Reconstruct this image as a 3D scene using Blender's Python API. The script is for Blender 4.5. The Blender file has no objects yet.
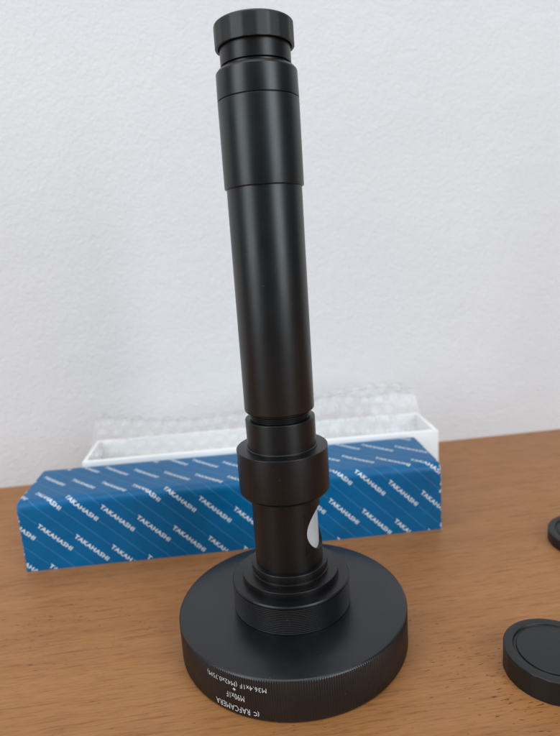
import bpy, bmesh, math, random
from mathutils import Vector, Matrix, noise
R = math.radians
random.seed(4)
sc = bpy.context.scene
col = sc.collection
MM = 0.001                      # everything below is written in millimetres

# ------------------------------------------------------------------ camera
F_PX, PITCH, ROLL, CAM_H, CAM_D, YAW = 573.75, 0.205696, -0.067001, 163.95, 219.89, 0.005886
fw = Vector((math.sin(YAW)*math.cos(PITCH), math.cos(YAW)*math.cos(PITCH), -math.sin(PITCH)))
rt = fw.cross(Vector((0, 0, 1))).normalized()
up = rt.cross(fw)
r2 = math.cos(ROLL)*rt + math.sin(ROLL)*up
u2 = -math.sin(ROLL)*rt + math.cos(ROLL)*up
cd = bpy.data.cameras.new('camera')
cam = bpy.data.objects.new('camera', cd)
col.objects.link(cam)
M = Matrix((r2, u2, -fw)).transposed().to_4x4()
M.translation = Vector((0, -CAM_D, CAM_H))*MM
cam.matrix_world = M
cd.sensor_fit = 'VERTICAL'
cd.sensor_height = 36.0
cd.lens = F_PX/736*36
cd.clip_start = 0.01
cd.clip_end = 50
cd.dof.use_dof = True
cd.dof.focus_distance = 0.212
cd.dof.aperture_fstop = 12
sc.camera = cam
sc.cycles.transparent_max_bounces = 32

# ------------------------------------------------------------------ light: an indoor room in soft window light
sc.view_settings.view_transform = 'Standard'
sc.view_settings.look = 'None'
sc.view_settings.exposure = 0
sc.view_settings.gamma = 1
world = bpy.data.worlds.new('World')
sc.world = world
world.use_nodes = True
bg = world.node_tree.nodes['Background']
bg.inputs['Color'].default_value = (0.93, 0.96, 1.0, 1)
bg.inputs['Strength'].default_value = 0.13

def area(name, loc, target, sx, sy, power, color=(1, 1, 1)):
    l = bpy.data.lights.new(name, 'AREA')
    l.shape = 'RECTANGLE'
    l.size, l.size_y = sx, sy
    l.energy = power
    l.color = color
    o = bpy.data.objects.new(name, l)
    col.objects.link(o)
    o.location = loc
    o.rotation_euler = (Vector(target)-Vector(loc)).to_track_quat('-Z', 'Y').to_euler()
    return o
area('window_light', (-1.05, -0.80, 0.62), (0, 0.05, 0.12), 0.66, 1.3, 12.5, (0.84, 0.935, 1.0))
area('window_light', (0.80, -0.98, 0.62), (0, 0.05, 0.12), 0.56, 1.3, 14.0, (0.83, 0.93, 1.0))
area('ceiling_bounce_fill', (-0.25, -0.35, 1.9), (0, 0.1, 0), 1.8, 1.8, 21.0, (1.0, 0.97, 0.94))  # added soft overhead fill, stands in for light bounced off the ceiling

# ------------------------------------------------------------------ helpers
def new_obj(name, bm, mat, parent=None, sharp=35, smooth=True):
    me = bpy.data.meshes.new(name)
    for v in bm.verts:
        v.co *= MM
    bm.normal_update()
    bm.to_mesh(me)
    bm.free()
    if smooth:
        me.shade_smooth()
        me.set_sharp_from_angle(angle=R(sharp))
    me.materials.append(mat)
    o = bpy.data.objects.new(name, me)
    col.objects.link(o)
    if parent is not None:
        o.parent = parent
    return o

def empty(name, loc, label, cat, group=None, rz=0):
    o = bpy.data.objects.new(name, None)
    o.empty_display_size = 0.01
    o.location = Vector(loc)*MM
    o.rotation_euler.z = rz
    col.objects.link(o)
    o['label'], o['category'] = label, cat
    if group:
        o['group'] = group
    return o

def rounded(pts, bev):
    """Round the corners of a closed or open (r,z) profile; bev = radius per point."""
    out = []
    n = len(pts)
    for i, p in enumerate(pts):
        b = bev[i] if isinstance(bev, (list, tuple)) else bev
        if b <= 0 or i in (0, n-1):
            out.append(p)
            continue
        p, a, c = Vector(p), Vector(pts[i-1]), Vector(pts[i+1])
        d1, d2 = (a-p), (c-p)
        k = min(b, d1.length*.45, d2.length*.45)
        q1, q2 = p+d1.normalized()*k, p+d2.normalized()*k
        for t in (0, .25, .5, .75, 1):
            out.append(tuple(q1*(1-t)**2+p*2*t*(1-t)+q2*t*t))
    return out

def lathe(prof, n=160, rad_fn=None, close=True):
    """prof: list of (r,z) from bottom axis to top axis. r==0 collapses to a pole."""
    bm = bmesh.new()
    rings = []
    for (r, z) in prof:
        if r < 1e-6:
            rings.append([bm.verts.new((0, 0, z))])
        else:
            ring = []
            for i in range(n):
                a = 2*math.pi*i/n
                rr = rad_fn(r, z, i, n) if rad_fn else r
                ring.append(bm.verts.new((rr*math.sin(a), -rr*math.cos(a), z)))
            rings.append(ring)
    for A, B in zip(rings[:-1], rings[1:]):
        for i in range(n):
            j = (i+1) % n
            if len(A) == 1 and len(B) == 1:
                continue
            if len(A) == 1:
                bm.faces.new((A[0], B[j], B[i]))
            elif len(B) == 1:
                bm.faces.new((A[i], A[j], B[0]))
            else:
                bm.faces.new((A[i], A[j], B[j], B[i]))
    bmesh.ops.recalc_face_normals(bm, faces=bm.faces)
    return bm

def ring_prof(r, z0, z1, b=.3, bt=None):
    bt = b if bt is None else bt
    return rounded([(0, z0), (r, z0), (r, z1), (0, z1)], [0, b, bt, 0])

def text_bm(s, width, height, offset=0.0, res=2):
    """Flat text fitted to width x height, lower-left at the origin."""
    cu = bpy.data.curves.new('t', 'FONT')
    cu.body = s
    cu.fill_mode = 'FRONT'
    cu.resolution_u = res
    cu.offset = offset
    cu.space_character = 1.06
    ob = bpy.data.objects.new('t', cu)
    col.objects.link(ob)
    bpy.context.view_layer.update()
    dg = bpy.context.evaluated_depsgraph_get()
    me = bpy.data.meshes.new_from_object(ob.evaluated_get(dg))
    bm = bmesh.new()
    bm.from_mesh(me)
    bpy.data.objects.remove(ob)
    bpy.data.meshes.remove(me)
    xs = [v.co.x for v in bm.verts]
    ys = [v.co.y for v in bm.verts]
    x0, x1, y0, y1 = min(xs), max(xs), min(ys), max(ys)
    for v in bm.verts:
        v.co = Vector(((v.co.x-x0)/(x1-x0)*width, (v.co.y-y0)/(y1-y0)*height, 0))
    return bm

def join_bm(dst, src, f):
    m = {}
    for v in src.verts:
        m[v] = dst.verts.new(f(v.co))
    for fc in src.faces:
        try:
            dst.faces.new([m[v] for v in fc.verts])
        except ValueError:
            pass

def cut(bm, co, no, clear=False):
    g = bm.verts[:]+bm.edges[:]+bm.faces[:]
    bmesh.ops.bisect_plane(bm, geom=g, plane_co=co, plane_no=no, clear_outer=clear, dist=1e-5)

# ------------------------------------------------------------------ materials
def mat(name):
    m = bpy.data.materials.new(name)
    m.use_nodes = True
    nt = m.node_tree
    b = nt.nodes['Principled BSDF']
    return m, nt, b

def N(nt, typ, **kw):
    n = nt.nodes.new(typ)
    for k, v in kw.items():
        setattr(n, k, v)
    return n

def noise_n(nt, scale, detail=3, rough=.5, vec=None, dist=0.0):
    n = N(nt, 'ShaderNodeTexNoise')
    n.inputs['Scale'].default_value = scale
    n.inputs['Detail'].default_value = detail
    n.inputs['Roughness'].default_value = rough
    n.inputs['Distortion'].default_value = dist
    if vec is not None:
        nt.links.new(vec, n.inputs['Vector'])
    return n

def ramp(nt, src, stops):
    r = N(nt, 'ShaderNodeValToRGB')
    cr = r.color_ramp
    while len(cr.elements) < len(stops):
        cr.elements.new(.5)
    for e, (p, c) in zip(cr.elements, stops):
        e.position = p
        e.color = c if len(c) == 4 else (*c, 1)
    nt.links.new(src, r.inputs['Fac'])
    return r

def math_n(nt, op, a, b):
    n = N(nt, 'ShaderNodeMath', operation=op)
    for i, x in enumerate((a, b)):
        if isinstance(x, (int, float)):
            n.inputs[i].default_value = x
        else:
            nt.links.new(x, n.inputs[i])
    return n.outputs[0]

def coords(nt, scale=(1, 1, 1), rot=(0, 0, 0)):
    t = N(nt, 'ShaderNodeTexCoord')
    m = N(nt, 'ShaderNodeMapping')
    m.inputs['Scale'].default_value = scale
    m.inputs['Rotation'].default_value = rot
    nt.links.new(t.outputs['Object'], m.inputs['Vector'])
    return m.outputs['Vector']

def bump(nt, b, h, strength, dist):
    n = N(nt, 'ShaderNodeBump')
    n.inputs['Strength'].default_value = strength
    n.inputs['Distance'].default_value = dist
    nt.links.new(h, n.inputs['Height'])
    nt.links.new(n.outputs['Normal'], b.inputs['Normal'])
    return n

def black_metal(name, base, rough, grain=0.00002, spec=.5):
    m, nt, b = mat(name)
    v = coords(nt)
    b.inputs['Specular IOR Level'].default_value = spec
    n1 = noise_n(nt, 180, 4, .6, v)
    r = ramp(nt, n1.outputs['Fac'], [(.3, tuple(c*.85 for c in base)), (.75, tuple(c*1.2 for c in base))])
    nt.links.new(r.outputs['Color'], b.inputs['Base Color'])
    n4 = noise_n(nt, 1300, 1, .5, v)
    dust = ramp(nt, n4.outputs['Fac'], [(.775, (0, 0, 0)), (.81, (.05, .05, .05))])
    ad = N(nt, 'ShaderNodeMix', data_type='RGBA', blend_type='ADD')
    ad.inputs['Factor'].default_value = 1
    nt.links.new(r.outputs['Color'], ad.inputs['A'])
    nt.links.new(dust.outputs['Color'], ad.inputs['B'])
    nt.links.new(ad.outputs['Result'], b.inputs['Base Color'])
    n2 = noise_n(nt, 45, 5, .65, v)
    rr = ramp(nt, n2.outputs['Fac'], [(.3, (rough-.035,)*3), (.75, (rough+.05,)*3)])
    nt.links.new(rr.outputs['Color'], b.inputs['Roughness'])
    n3 = noise_n(nt, 5200, 2, .6, v)
    bump(nt, b, n3.outputs['Fac'], .35, grain)
    return m

M_ANOD = black_metal('black_anodised', (.0032, .0033, .0042), .36, spec=.42)
M_TUBE = black_metal('black_satin_tube', (.0030, .0042, .0054), .35)
M_DISC = black_metal('black_matt_anodised', (.0060, .0066, .0084), .33, spec=.55)
M_DARK = black_metal('black_thread', (.004, .004, .0045), .40)
M_PLASTIC = black_metal('black_plastic', (.0055, .006, .0072), .46, .00003)

m, nt, b = mat('white_engraving')
b.inputs['Base Color'].default_value = (.62, .62, .62, 1)
b.inputs['Roughness'].default_value = .7
M_ENGRAVE = m

m, nt, b = mat('frosted_window')
v = coords(nt, (1, 1, .15))
n = noise_n(nt, 900, 3, .6, v)
r = ramp(nt, n.outputs['Fac'], [(.3, (.48, .51, .55)), (.7, (.58, .60, .63))])
nt.links.new(r.outputs['Color'], b.inputs['Base Color'])
b.inputs['Roughness'].default_value = .35
M_WINDOW = m

# white plastered wall: fine worm-like roller relief
m, nt, b = mat('white_wall')
v = coords(nt)
n1 = noise_n(nt, 360, 2.5, .55, v, 1.2)
n2 = noise_n(nt, 60, 3, .5, v, .6)
n3 = noise_n(nt, 9, 2, .5, v)
h = math_n(nt, 'ADD', n1.outputs['Fac'], math_n(nt, 'MULTIPLY', n2.outputs['Fac'], .9))
bump(nt, b, h, .62, .0010)
r = ramp(nt, n3.outputs['Fac'], [(.3, (.725, .718, .732)), (.7, (.75, .742, .752))])
nt.links.new(r.outputs['Color'], b.inputs['Base Color'])
b.inputs['Roughness'].default_value = .85
b.inputs['Specular IOR Level'].default_value = .2
M_WALL = m

# light oak veneer: even straight grain, short dark pores in loose clusters
m, nt, b = mat('wood_veneer')
v = coords(nt)
big = noise_n(nt, 1.0, 3, .55, coords(nt, (5, 85, 1)), .25)
fine = noise_n(nt, 1.0, 5, .68, coords(nt, (42, 560, 1)), .25)
hair = noise_n(nt, 1.0, 4, .7, coords(nt, (110, 1500, 1)), .1)
fleck = noise_n(nt, 1.0, 1.0, .5, coords(nt, (270, 1050, 1)))
clus = noise_n(nt, 14, 2, .5, v)
tone = noise_n(nt, 6, 2, .5, v)
c1 = ramp(nt, big.outputs['Fac'], [(.25, (.305, .130, .042)), (.52, (.340, .150, .050)), (.8, (.370, .170, .059))])
c2 = ramp(nt, fine.outputs['Fac'], [(.26, (.58, .52, .47)), (.47, (1, 1, 1)), (.8, (1.09, 1.09, 1.09))])
c5 = ramp(nt, hair.outputs['Fac'], [(.28, (.68, .64, .60)), (.5, (1, 1, 1)), (.75, (1.06, 1.06, 1.07))])
thr = math_n(nt, 'ADD', fleck.outputs['Fac'], math_n(nt, 'MULTIPLY', math_n(nt, 'SUBTRACT', .5, clus.outputs['Fac']), .45))
c3 = ramp(nt, thr, [(.215, (.40, .33, .29)), (.265, (1, 1, 1))])
c4 = ramp(nt, tone.outputs['Fac'], [(.3, (.95, .95, .96)), (.7, (1.04, 1.03, 1.02))])
prev = c1.outputs['Color']
for c in (c2, c5, c3, c4):
    mx = N(nt, 'ShaderNodeMix', data_type='RGBA', blend_type='MULTIPLY')
    mx.inputs['Factor'].default_value = 1
    nt.links.new(prev, mx.inputs['A'])
    nt.links.new(c.outputs['Color'], mx.inputs['B'])
    prev = mx.outputs['Result']
nt.links.new(prev, b.inputs['Base Color'])
hh = math_n(nt, 'ADD', math_n(nt, 'ADD', fine.outputs['Fac'], hair.outputs['Fac']), math_n(nt, 'MULTIPLY', c3.outputs['Color'], .6))
bump(nt, b, hh, .35, .00010)
rr = ramp(nt, fine.outputs['Fac'], [(.3, (.52,)*3), (.7, (.40,)*3)])
nt.links.new(rr.outputs['Color'], b.inputs['Roughness'])
b.inputs['Specular IOR Level'].default_value = .4
M_WOOD = m

def card(name, c, rough, var=.1, bumpd=.00006):
    m, nt, b = mat(name)
    v = coords(nt)
    n = noise_n(nt, 60, 5, .6, v)
    r = ramp(nt, n.outputs['Fac'], [(.3, tuple(x*(1-var) for x in c)), (.7, tuple(min(1, x*(1+var)) for x in c))])
    nt.links.new(r.outputs['Color'], b.inputs['Base Color'])
    rr = ramp(nt, n.outputs['Fac'], [(.3, (rough-.05,)*3), (.7, (rough+.06,)*3)])
    nt.links.new(rr.outputs['Color'], b.inputs['Roughness'])
    n2 = noise_n(nt, 700, 3, .6, v)
    bump(nt, b, n2.outputs['Fac'], .3, bumpd)
    b.inputs['Specular IOR Level'].default_value = .38
    return m
M_BLUE = card('blue_printed_card', (.0, .104, .258), .36)
M_BLUE.node_tree.nodes['Principled BSDF'].inputs['Specular IOR Level'].default_value = .25
nt = M_BLUE.node_tree
b = nt.nodes['Principled BSDF']
src = b.inputs['Base Color'].links[0].from_socket
vv = coords(nt)
sx = N(nt, 'ShaderNodeSeparateXYZ')
nt.links.new(vv, sx.inputs[0])
edge = math_n(nt, 'MINIMUM', sx.outputs['X'], math_n(nt, 'SUBTRACT', .2326, sx.outputs['X']))
chip = math_n(nt, 'LESS_THAN', edge, math_n(nt, 'MULTIPLY', math_n(nt, 'SUBTRACT', noise_n(nt, 330, 3, .6, vv).outputs['Fac'], .50), .006))
mx = N(nt, 'ShaderNodeMix', data_type='RGBA')
nt.links.new(chip, mx.inputs['Factor'])
nt.links.new(src, mx.inputs['A'])
mx.inputs['B'].default_value = (.55, .62, .68, 1)
nt.links.new(mx.outputs['Result'], b.inputs['Base Color'])
M_PRINT = card('white_print', (.66, .72, .77), .4, .08)
M_LINE = card('pale_blue_print', (.05, .18, .38), .4)
M_FOAM = card('white_foam_board', (.86, .86, .86), .6, .03, .0001)

m, nt, b = mat('bubble_film')
nt.nodes.remove(b)
out = [n for n in nt.nodes if n.type == 'OUTPUT_MATERIAL'][0]
tr = N(nt, 'ShaderNodeBsdfTransparent')
tr.inputs['Color'].default_value = (1, 1, 1, 1)
gl = N(nt, 'ShaderNodeBsdfGlossy')
gl.inputs['Roughness'].default_value = .12
df = N(nt, 'ShaderNodeBsdfDiffuse')
df.inputs['Color'].default_value = (.93, .94, .95, 1)
lw = N(nt, 'ShaderNodeLayerWeight')
lw.inputs['Blend'].default_value = .25
fac = math_n(nt, 'ADD', math_n(nt, 'MULTIPLY', lw.outputs['Fresnel'], .26), .02)
m1 = N(nt, 'ShaderNodeMixShader')
nt.links.new(fac, m1.inputs['Fac'])
nt.links.new(tr.outputs[0], m1.inputs[1])
nt.links.new(gl.outputs[0], m1.inputs[2])
m2 = N(nt, 'ShaderNodeMixShader')
m2.inputs['Fac'].default_value = .09
nt.links.new(m1.outputs[0], m2.inputs[1])
nt.links.new(df.outputs[0], m2.inputs[2])
nt.links.new(m2.outputs[0], out.inputs['Surface'])
M_BUBBLE = m

# ------------------------------------------------------------------ the setting
WA = R(5.72)                                   # the wall runs a little askew of the tube's front
wall_p = Vector((-215.7, 192.0, 0))
wx = Vector((math.cos(WA), math.sin(WA), 0))
wy = Vector((-math.sin(WA), math.cos(WA), 0))

def box_bm(x0, x1, y0, y1, z0, z1, f=lambda p: p):
    bm = bmesh.new()
    vs = [bm.verts.new(f(Vector((x, y, z)))) for z in (z0, z1) for y in (y0, y1) for x in (x0, x1)]
    for q in ((0, 2, 3, 1), (4, 5, 7, 6), (0, 1, 5, 4), (1, 3, 7, 5), (3, 2, 6, 7), (2, 0, 4, 6)):
        bm.faces.new([vs[i] for i in q])
    return bm

def setting(name, x0, x1, y0, y1, z0, z1, material):
    """Built in its own axes, along the wall."""
    o = new_obj(name, box_bm(x0, x1, y0, y1, z0, z1), material, smooth=False)
    o.location = wall_p*MM
    o.rotation_euler.z = WA
    o['kind'] = 'structure'
    return o
wall = setting('wall', -700, 1100, 0, 60, -60, 1300, M_WALL)
table = setting('tabletop', -700, 1100, -640, 0.5, -24, 0, M_WOOD)

# ------------------------------------------------------------------ the telescope tube standing on its adapter disc
tube = empty('telescope_tube', (0, 0, 0),
             'tall black metal telescope tube standing upright on its wide black ribbed disc', 'telescope tube')

# base disc with a finely ribbed rim
RIBS, PER = 330, 6
ribp = [0, .55, 1, 1, .55, 0]
def ribbed(r, z, i, n):
    if r > 47.2 and .9 < z < 16.6:
        return r - .19*(1-ribp[i % PER])
    return r
prof = [(0, 0), (46.9, 0), (47.5, .25), (47.75, .8), (47.95, 1.0), (47.95, 16.5), (47.75, 16.75), (47.45, 17.2), (46.9, 17.4), (38, 17.4), (30, 17.4), (0, 17.4)]
base = new_obj('adapter_disc', lathe(prof, RIBS*PER, ribbed), M_DISC, tube, 40)

def on_rim(az0, z0, bm_src, dst, rr=48.03):
    """Wrap flat text on the rim, upside down: text x runs towards -azimuth, text y runs down."""
    def f(co):
        a = R(az0) - co.x/rr
        return Vector((rr*math.sin(a), -rr*math.cos(a), z0-co.y))
    join_bm(dst, bm_src, f)
eng = bmesh.new()
def arc_len(a, b_):
    return 48*R(abs(a-b_))
on_rim(-13.6, 14.75, text_bm('M36.4x1F (M42x0.75M)', arc_len(-13.6, -43.4), 2.5, -.004), eng)
on_rim(-24.0, 9.20, text_bm('M90x1F', arc_len(-24.0, -33.0), 2.4, -.004), eng)
on_rim(-17.6, 4.25, text_bm('(C', 2.1, 2.2, .015), eng)
on_rim(-21.8, 4.25, text_bm('RAFCAMERA', arc_len(-21.8, -39.4), 2.4, -.004), eng)
arrow = bmesh.new()
for quad in (((-.15, 0), (.15, 0), (.15, 1.0), (-.15, 1.0)),):
    arrow.faces.new([arrow.verts.new((x, y, 0)) for x, y in quad])
arrow.faces.new([arrow.verts.new((x, y, 0)) for x, y in ((-.75, .55), (.75, .55), (0, -.25))])
on_rim(-28.6, 11.4, arrow, eng)
new_obj('engraved_lettering', eng, M_ENGRAVE, base, smooth=False)

# threaded ring, stepped rings
pr = [(0, 17.2), (24.1, 17.2), (24.5, 17.6)]
z = 18.2
while z < 28.4:
    pr += [(24.5, z), (24.15, z+.22), (24.15, z+.38), (24.5, z+.6)]
    z += .76
pr += [(24.5, 29.3), (24.1, 29.8), (0, 29.8)]
new_obj('threaded_ring', lathe(pr, 200), M_ANOD, tube, 30)
new_obj('step_ring', lathe(ring_prof(20.0, 29.6, 32.7, .25), 160), M_ANOD, tube)
pr = rounded([(0, 32.5), (15.9, 32.5), (15.9, 33.4), (15.5, 33.6), (15.5, 34.0), (15.9, 34.2), (15.9, 37.2), (0, 37.2)], [0, .1, .05, .05, .05, .05, .35, 0])
new_obj('step_ring', lathe(pr, 160), M_ANOD, tube)

# tube with the round side window
MIR_AZ, MIR_Z, MIR_R, TR = R(74), 52.5, 9.3, 14.0
bm = bmesh.new()
# walls are cut directly: the grid of the cylinder is bisected on the hole's outline by building it as a polar patch
def cyl_pt(t, zz, r=TR):
    a = MIR_AZ + t/r
    return Vector((r*math.sin(a), -r*math.cos(a), zz))
K = 64
half = math.pi*TR
hole, square, inner = [], [], []
flat_d = math.sqrt(TR**2-MIR_R**2)-.15
nrm = Vector((math.sin(MIR_AZ), -math.cos(MIR_AZ), 0))
tang = Vector((math.cos(MIR_AZ), math.sin(MIR_AZ), 0))
SQ = 10.2
for k in range(K):
    a = 2*math.pi*k/K
    y, zz = MIR_R*math.cos(a), MIR_R*math.sin(a)
    hole.append(bm.verts.new(nrm*math.sqrt(TR**2-y*y)+tang*y+Vector((0, 0, MIR_Z+zz))))
    inner.append(bm.verts.new(nrm*(flat_d-.6)+tang*y*.995+Vector((0, 0, MIR_Z+zz*.995))))
    s = SQ/max(abs(math.cos(a)), abs(math.sin(a)))
    y, zz = s*math.cos(a), s*math.sin(a)
    square.append(bm.verts.new(nrm*math.sqrt(TR**2-y*y)+tang*y+Vector((0, 0, MIR_Z+zz))))
for k in range(K):
    j = (k+1) % K
    bm.faces.new((square[k], square[j], hole[j], hole[k]))
    bm.faces.new((hole[k], hole[j], inner[j], inner[k]))
def ring_strip(z0, z1, a0, a1, n):
    rows = [[bm.verts.new((TR*math.sin(a0+(a1-a0)*i/n), -TR*math.cos(a0+(a1-a0)*i/n), zz)) for i in range(n+1)] for zz in (z0, z1)]
    for i in range(n):
        bm.faces.new((rows[0][i], rows[0][i+1], rows[1][i+1], rows[1][i]))
da = math.asin(SQ/TR)
ring_strip(36.9, MIR_Z-SQ, 0, 2*math.pi, 160)
ring_strip(MIR_Z+SQ, 67.8, 0, 2*math.pi, 160)
ring_strip(MIR_Z-SQ, MIR_Z+SQ, MIR_AZ+da, MIR_AZ+2*math.pi-da, 130)
bmesh.ops.remove_doubles(bm, verts=bm.verts, dist=.004)
bmesh.ops.recalc_face_normals(bm, faces=bm.faces)
mt = new_obj('window_tube', bm, M_ANOD, tube, 40)
bm = bmesh.new()
NR = 8
def win_pt(q, k):
    rr_ = (MIR_R-.02)*q
    y, zz = rr_*math.cos(2*math.pi*k/K), rr_*math.sin(2*math.pi*k/K)
    bulge = .62*(math.sqrt(TR**2-y*y)-flat_d)-.1
    return nrm*(flat_d+bulge)+tang*y+Vector((0, 0, MIR_Z+zz))
ctr = bm.verts.new(win_pt(0, 0))
wr = [[bm.verts.new(win_pt(q/NR, k)) for k in range(K)] for q in range(1, NR+1)]
wr.append([bm.verts.new(v_.co-nrm*1.5) for v_ in wr[-1]])
for k in range(K):
    j = (k+1) % K
    bm.faces.new((ctr, wr[0][k], wr[0][j]))
    for A, B in zip(wr[:-1], wr[1:]):
        bm.faces.new((A[k], B[k], B[j], A[j]))
bm.faces.new(wr[-1][::-1])
bmesh.ops.recalc_face_normals(bm, faces=bm.faces)
o = new_obj('round_window', bm, M_WINDOW, mt, 40)
o['label'] = 'round pale frosted window set flat in the tube side'

new_obj('collar', lathe(rounded([(0, 66.6), (15.2, 66.6), (15.2, 67.4), (17.4, 67.6), (18.4, 68.8), (18.4, 86.4), (0, 86.4)], [0, .2, .1, .25, .35, .3, 0]), 160), M_ANOD, tube, 30)
new_obj('neck', lathe(rounded([(0, 86.2), (14.25, 86.2), (14.25, 86.9), (13.9, 87.1), (13.9, 98.6), (0, 98.6)], [0, .1, .15, .05, .35, 0]), 160), M_ANOD, tube, 30)
pr = [(0, 98.4)]
z = 98.4
while z < 101.9:
    pr += [(12.0, z), (11.6, z+.25), (11.6, z+.4), (12.0, z+.65)]
    z += .75
pr += [(0, z)]
new_obj('groove_thread', lathe(pr, 128), M_DARK, tube, 30)
new_obj('main_tube', lathe(ring_prof(13.85, 101.8, 186.2, .8, .2), 160), M_TUBE, tube)
new_obj('sleeve', lathe(ring_prof(14.6, 185.8, 215.35, .35, .25), 160), M_TUBE, tube)
new_obj('joint', lathe(ring_prof(14.1, 215.2, 215.8, 0), 128), M_DARK, tube)
new_obj('top_ring', lathe(rounded([(0, 215.6), (14.6, 215.6), (14.45, 224.6), (13.65, 225.6), (0, 225.6)], [0, .25, .25, .1, 0]), 160), M_TUBE, tube)
new_obj('cap_neck', lathe(rounded([(0, 225.3), (11.7, 225.3), (11.7, 226.8), (12.5, 227.0), (12.5, 236.0), (0, 236.0)], [0, 0, .1, .1, 0, 0]), 160), M_ANOD, tube)

NF = 20                                             # flats round the screw caps
def facets(flat, off=0.0, n=NF, lo=1.0):
    def fn(r, z, i, N_):
        if r < flat*.94:
            return r
        a = 2*math.pi*i/N_ - off
        s = 2*math.pi/n
        d = (a % s) - s/2
        return min(r, flat*(.2+.8*math.cos(s/2)/math.cos(d))+.01)
    return fn
pr = rounded([(0, 234.2), (12.9, 234.2), (12.9, 232.6), (14.05, 232.6), (14.0, 240.2), (12.6, 241.0), (0, 241.1)], [0, .1, .3, .8, .9, .8, 0])
new_obj('cap', lathe(pr, NF*8, facets(14, R(3.5))), M_PLASTIC, tube, 12)

# ------------------------------------------------------------------ blue printed box
BL, BD, BH, BR = 232.6, 51.0, 40.0, 4.6
BANG = R(3.76)
bx = empty('cardboard_box', (-143.8, 67.2, 0),
           'long blue cardboard box printed with white diagonal TAKAHASHI lettering', 'box', rz=BANG)
ARC = BR*math.pi/2
def wrap(u, v, h=0.0):
    """Sheet coordinates to box: v climbs the front, rounds the fold, runs back over the top."""
    if v <= BH-BR:
        y, z = -h, v
    elif v <= BH-BR+ARC:
        t = (v-(BH-BR))/BR
        y, z = BR-(BR+h)*math.cos(t), BH-BR+(BR+h)*math.sin(t)
    else:
        y, z = BR+(v-(BH-BR+ARC)), BH+h
    return y, z
VB = BH-BR+ARC+(BD-2*BR)          # where the top reaches the rear fold
def sag(u, y, z):
    """Card is never quite flat: very slight bowing of the panels."""
    k = math.sin(math.pi*min(1, max(0, u/BL)))
    return y + .35*k*math.sin(math.pi*z/BH), z - .5*k*math.sin(math.pi*min(1, max(0, y/BD)))*(z/BH)
secs = [(v) for v in [0, 6, 12, 18, 24, 30]] + [BH-BR+ARC*i/8 for i in range(9)]
sec = [wrap(0, v) for v in secs]
sec += [(BR+(BD-2*BR)*i/6, BH) for i in range(1, 6)]
sec += [(BD-BR+BR*math.sin(t), BH-BR+BR*math.cos(t)) for t in [math.pi/2*i/8 for i in range(9)]]
sec += [(BD, z) for z in (30, 20, 10, 0)]
bm = bmesh.new()
us = [0, .35, 1.0] + [BL*i/24 for i in range(1, 24)] + [BL-1.0, BL-.35, BL]
rows = []
for u in us:
    e = min(u, BL-u)
    inset = 0 if e >= 1 else (.10 if e > .1 else .38)
    row = []
    for (y, z) in sec:
        cy, cz = BD/2, BH/2
        yy = y + (inset if y < cy else -inset)*min(1, abs(y-cy)/(BD/2))
        zz = z - inset*max(0, (z-cz)/(BH/2))
        yy, zz = sag(u, yy, zz)
        row.append(bm.verts.new((u, yy, zz)))
    rows.append(row)
for A, B in zip(rows[:-1], rows[1:]):
    for i in range(len(sec)-1):
        bm.faces.new((A[i], B[i], B[i+1], A[i+1]))
    bm.faces.new((A[-1], B[-1], B[0], A[0]))
bm.faces.new(rows[0])
bm.faces.new(rows[-1][::-1])
bmesh.ops.recalc_face_normals(bm, faces=bm.faces)
new_obj('carton', bm, M_BLUE, bx, 40)

TXT_L, TXT_H = 22.4, 2.5
word = text_bm('TAKAHASHI', TXT_L, TXT_H, .028, 2)
ang = -math.pi/4
ca, sa = math.cos(ang), math.sin(ang)
stripe = bmesh.new()
GAP = 56.8-TXT_L
for k in range(12):
    x0, x1 = TXT_L+.9+(GAP-1.8)*k/12, TXT_L+.9+(GAP-1.8)*(k+1)/12
    stripe.faces.new([stripe.verts.new((x, y, 0)) for x, y in ((x0, TXT_H*.42), (x1, TXT_H*.42), (x1, TXT_H*.42+.32), (x0, TXT_H*.42+.32))])
letters, lines = bmesh.new(), bmesh.new()
folds = [BH-BR+ARC*i/6 for i in range(7)]
def place(src, dst, ox, oy, h, lo_u, hi_u, mapper, lo_v, hi_v, bend):
    pts = [Vector((ox+v.co.x*ca-v.co.y*sa, oy+v.co.x*sa+v.co.y*ca, 0)) for v in src.verts]
    if max(p.x for p in pts) < lo_u or min(p.x for p in pts) > hi_u or max(p.y for p in pts) < lo_v or min(p.y for p in pts) > hi_v:
        return
    t = src.copy()
    for v, p in zip(t.verts, pts):
        v.co = p
    cut(t, (lo_u, 0, 0), (-1, 0, 0), True)
    cut(t, (hi_u, 0, 0), (1, 0, 0), True)
    cut(t, (0, lo_v, 0), (0, -1, 0), True)
    cut(t, (0, hi_v, 0), (0, 1, 0), True)
    if bend and t.verts:
        mn, mxx = min(v.co.y for v in t.verts), max(v.co.y for v in t.verts)
        for fv in folds:
            if mn < fv < mxx:
                cut(t, (0, fv, 0), (0, 1, 0))
    join_bm(dst, t, lambda co: mapper(co.x, co.y, h))
    t.free()
def map_main(u, v, h):
    y, z = wrap(u, v, h)
    y2, z2 = sag(u, y, z)
    return Vector((u, y2, z2))
def map_right(u, v, h):
    return Vector((BL+h, (u-BL), v))
def map_left(u, v, h):
    return Vector((-h, -u, v))
ax, ay = (18.6, -8.2), (2.95, -24.0)
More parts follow.
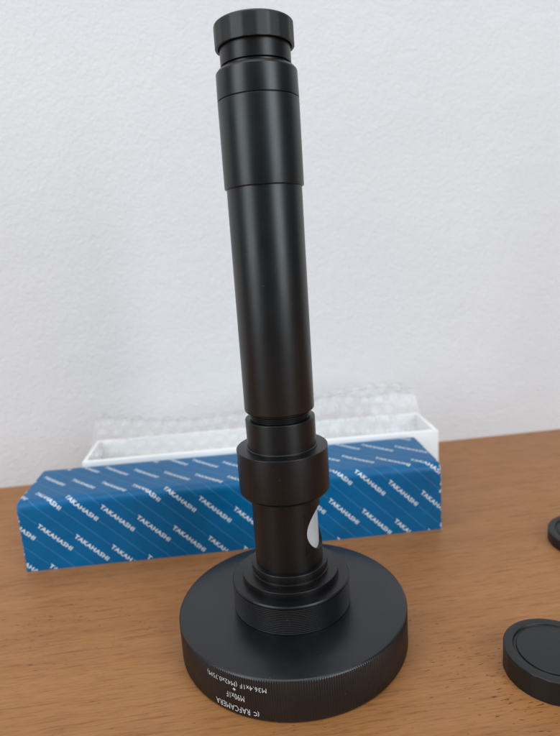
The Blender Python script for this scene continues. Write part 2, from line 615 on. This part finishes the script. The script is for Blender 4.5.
# phase: a word starts at (10.5, 27.4); the lattice origin is the word's upper left corner
for i in range(-12, 26):
    for j in range(-10, 12):
        ox = 10.5+i*ax[0]+j*ay[0]
        oy = 27.4+i*ax[1]+j*ay[1]
        ox += sa*TXT_H*.9
        oy -= ca*TXT_H*.9
        for src, dst, h in ((word, letters, .07), (stripe, lines, .05)):
            place(src, dst, ox, oy, h, .5, BL-.5, map_main, .3, VB, True)
            place(src, dst, ox, oy, h, BL+.6, BL+BD-5, map_right, .3, BH-3, False)
            place(src, dst, ox, oy, h, -BD+5, -.6, map_left, .3, BH-3, False)
new_obj('printed_words', letters, M_PRINT, bx, smooth=False)
new_obj('printed_stripes', lines, M_LINE, bx, smooth=False)

# ------------------------------------------------------------------ white open tray behind the box, bubble wrap in it
T0, T1, TD0, TD1, TH, TW = 21.6, 250.6, 54.0, 96.0, 41.0, 2.6
tray = empty('foam_tray', (-143.8, 67.2, 0), 'open white tray standing between the blue box and the wall', 'tray', rz=BANG)
def bev_box(x0, x1, y0, y1, z0, z1, b=.6):
    bm = box_bm(x0, x1, y0, y1, z0, z1)
    bmesh.ops.bevel(bm, geom=bm.edges[:], offset=b, segments=2, affect='EDGES', profile=.5)
    return bm
new_obj('floor_panel', bev_box(T0+.3, T1-.3, TD0+.3, TD1-.3, 0, 2.6), M_FOAM, tray)
new_obj('side_panel', bev_box(T0, T1, TD0-.6, TD0+TW+.4, 0.02, TH), M_FOAM, tray)
new_obj('side_panel', bev_box(T0, T1, TD1-TW, TD1, 0.02, TH), M_FOAM, tray)
new_obj('end_panel', bev_box(T0+.02, T0+TW, TD0+TW-.7, TD1-TW+.7, 0.02, TH-.05), M_FOAM, tray)
new_obj('end_panel', bev_box(T1-TW, T1-.02, TD0+TW-.7, TD1-TW+.7, 0.02, TH-.05), M_FOAM, tray)

def sheet_fn(u0, u1, path, seed):
    """A crumpled film swept along u over a (depth,z) path; returns its length and a point function."""
    P = [Vector(p) for p in path]
    L = [0]
    for a, b_ in zip(P[:-1], P[1:]):
        L.append(L[-1]+(b_-a).length)
    tot = L[-1]
    def pt(u, s):
        s = min(max(s, 0), tot)
        k = min(max(q for q in range(len(P)) if L[q] <= s+1e-6), len(P)-2)
        f = (s-L[k])/(L[k+1]-L[k])
        p0, p1, p2, p3 = P[max(k-1, 0)], P[k], P[k+1], P[min(k+2, len(P)-1)]
        c = .5*((2*p1)+(p2-p0)*f+(2*p0-5*p1+4*p2-p3)*f*f+(-p0+3*p1-3*p2+p3)*f**3)
        w = noise.noise(Vector((u*.02, s*.03, seed)))*3.2+noise.noise(Vector((u*.055, s*.06, seed+5)))*1.5
        env = 1+.05*math.sin(u*.033+seed)+.06*noise.noise(Vector((u*.03, 0, seed)))
        y = min(max(c.x-w*.5, TD0+TW+2.5), TD1-TW-1.5)
        return Vector((u+1.2*noise.noise(Vector((u*.04, s*.05, seed+9))), y, max(4+(c.y+w*.6-4)*env, 4)))
    return tot, pt
dome = bmesh.new()
DN, DRINGS = 14, [(1.0, 0), (.97, .22), (.86, .46), (.62, .68), (.32, .80)]
dr = [[dome.verts.new((4.3*q*math.cos(2*math.pi*k/DN), 4.3*q*math.sin(2*math.pi*k/DN), 4.3*h)) for k in range(DN)] for q, h in DRINGS]
dt = dome.verts.new((0, 0, 4.3*.84))
for A, B in zip(dr[:-1], dr[1:]):
    for k in range(DN):
        dome.faces.new((A[k], A[(k+1) % DN], B[(k+1) % DN], B[k]))
for k in range(DN):
    dome.faces.new((dr[-1][k], dr[-1][(k+1) % DN], dt))
dome_me = bpy.data.meshes.new('bubble')
for v_ in dome.verts:
    v_.co *= MM
dome.to_mesh(dome_me)
dome.free()
dome_me.shade_smooth()
dome_me.materials.append(M_BUBBLE)
def bubble_sheet(parent, u0, u1, path, seed, pitch=10.2):
    tot, pt = sheet_fn(u0, u1, path, seed)
    nu, nv = int((u1-u0)/2.5), int(tot/2.5)
    bm = bmesh.new()
    V = [[bm.verts.new(pt(u0+(u1-u0)*i/nu, tot*j/nv)) for j in range(nv+1)] for i in range(nu+1)]
    for i in range(nu):
        for j in range(nv):
            bm.faces.new((V[i][j], V[i+1][j], V[i+1][j+1], V[i][j+1]))
    sh = new_obj('folded_sheet', bm, M_BUBBLE, parent, 80)
    for r_ in range(int(tot/(pitch*.866))):
        s = 5+r_*pitch*.866
        u = u0+6+(pitch/2 if r_ % 2 else 0)
        while u < u1-5:
            if s < tot-4:
                p = pt(u, s)
                du, ds = pt(u+1, s)-pt(u-1, s), pt(u, s+1)-pt(u, s-1)
                nn = du.cross(ds).normalized()
                o = bpy.data.objects.new('bubble', dome_me)
                col.objects.link(o)
                o.parent = sh
                q = nn.to_track_quat('Z', 'Y').to_matrix().to_4x4()
                q.translation = (p-nn*.15)*MM
                k = random.uniform(.85, 1.08)
                o.matrix_local = q @ Matrix.Diagonal((k, k, random.uniform(.5, 1.1), 1))
            u += pitch
    return sh
wrapo = empty('bubble_wrap', (-143.8, 67.2, 0), 'crumpled clear bubble wrap lying in the open white tray', 'bubble wrap', rz=BANG)
bubble_sheet(wrapo, T0+3.2, T1-6, [(59.5, 36), (62, 41.5), (70, 46), (80, 52), (87, 56), (91, 54), (92, 44)], 1.3)
bubble_sheet(wrapo, T0+125, T1-5, [(74, 42), (80, 50), (85, 58), (89, 61), (92, 56), (92, 46)], 7.1)

# ------------------------------------------------------------------ screw caps lying on the table
def cap_thing(x, y, r, h, label, az):
    c = empty('lens_cap', (x, y, 0), label, 'lens cap', 'black screw caps on the table')
    pr = rounded([(0, 1.2), (r-1.6, 1.2), (r-1.6, 0), (r, 0), (r, h-.2), (r-1.4, h), (r-3.6, h), (r-3.9, h-.9), (r-4.6, h-.9), (0, h-.9)],
                 [0, 0, .3, .4, .9, .8, .3, .2, .2, 0])
    new_obj('shell', lathe(pr, NF*8, facets(r, az)), M_PLASTIC, c, 12)
    pr = rounded([(0, h-1.2), (r-4.7, h-1.2), (r-4.95, h-.3), (0, h-.35)], [0, 0, .3, 0])
    new_obj('top_plate', lathe(pr, 128), M_PLASTIC, c, 30)
    return c
cap_thing(97.5, -31.5, 18.4, 9.6, 'round black cap with stepped rim lying beside the wide disc', R(5))
cap_thing(161.5, 57.0, 22.0, 6.0, 'round black cap lying alone on the wood past the box end', R(2))
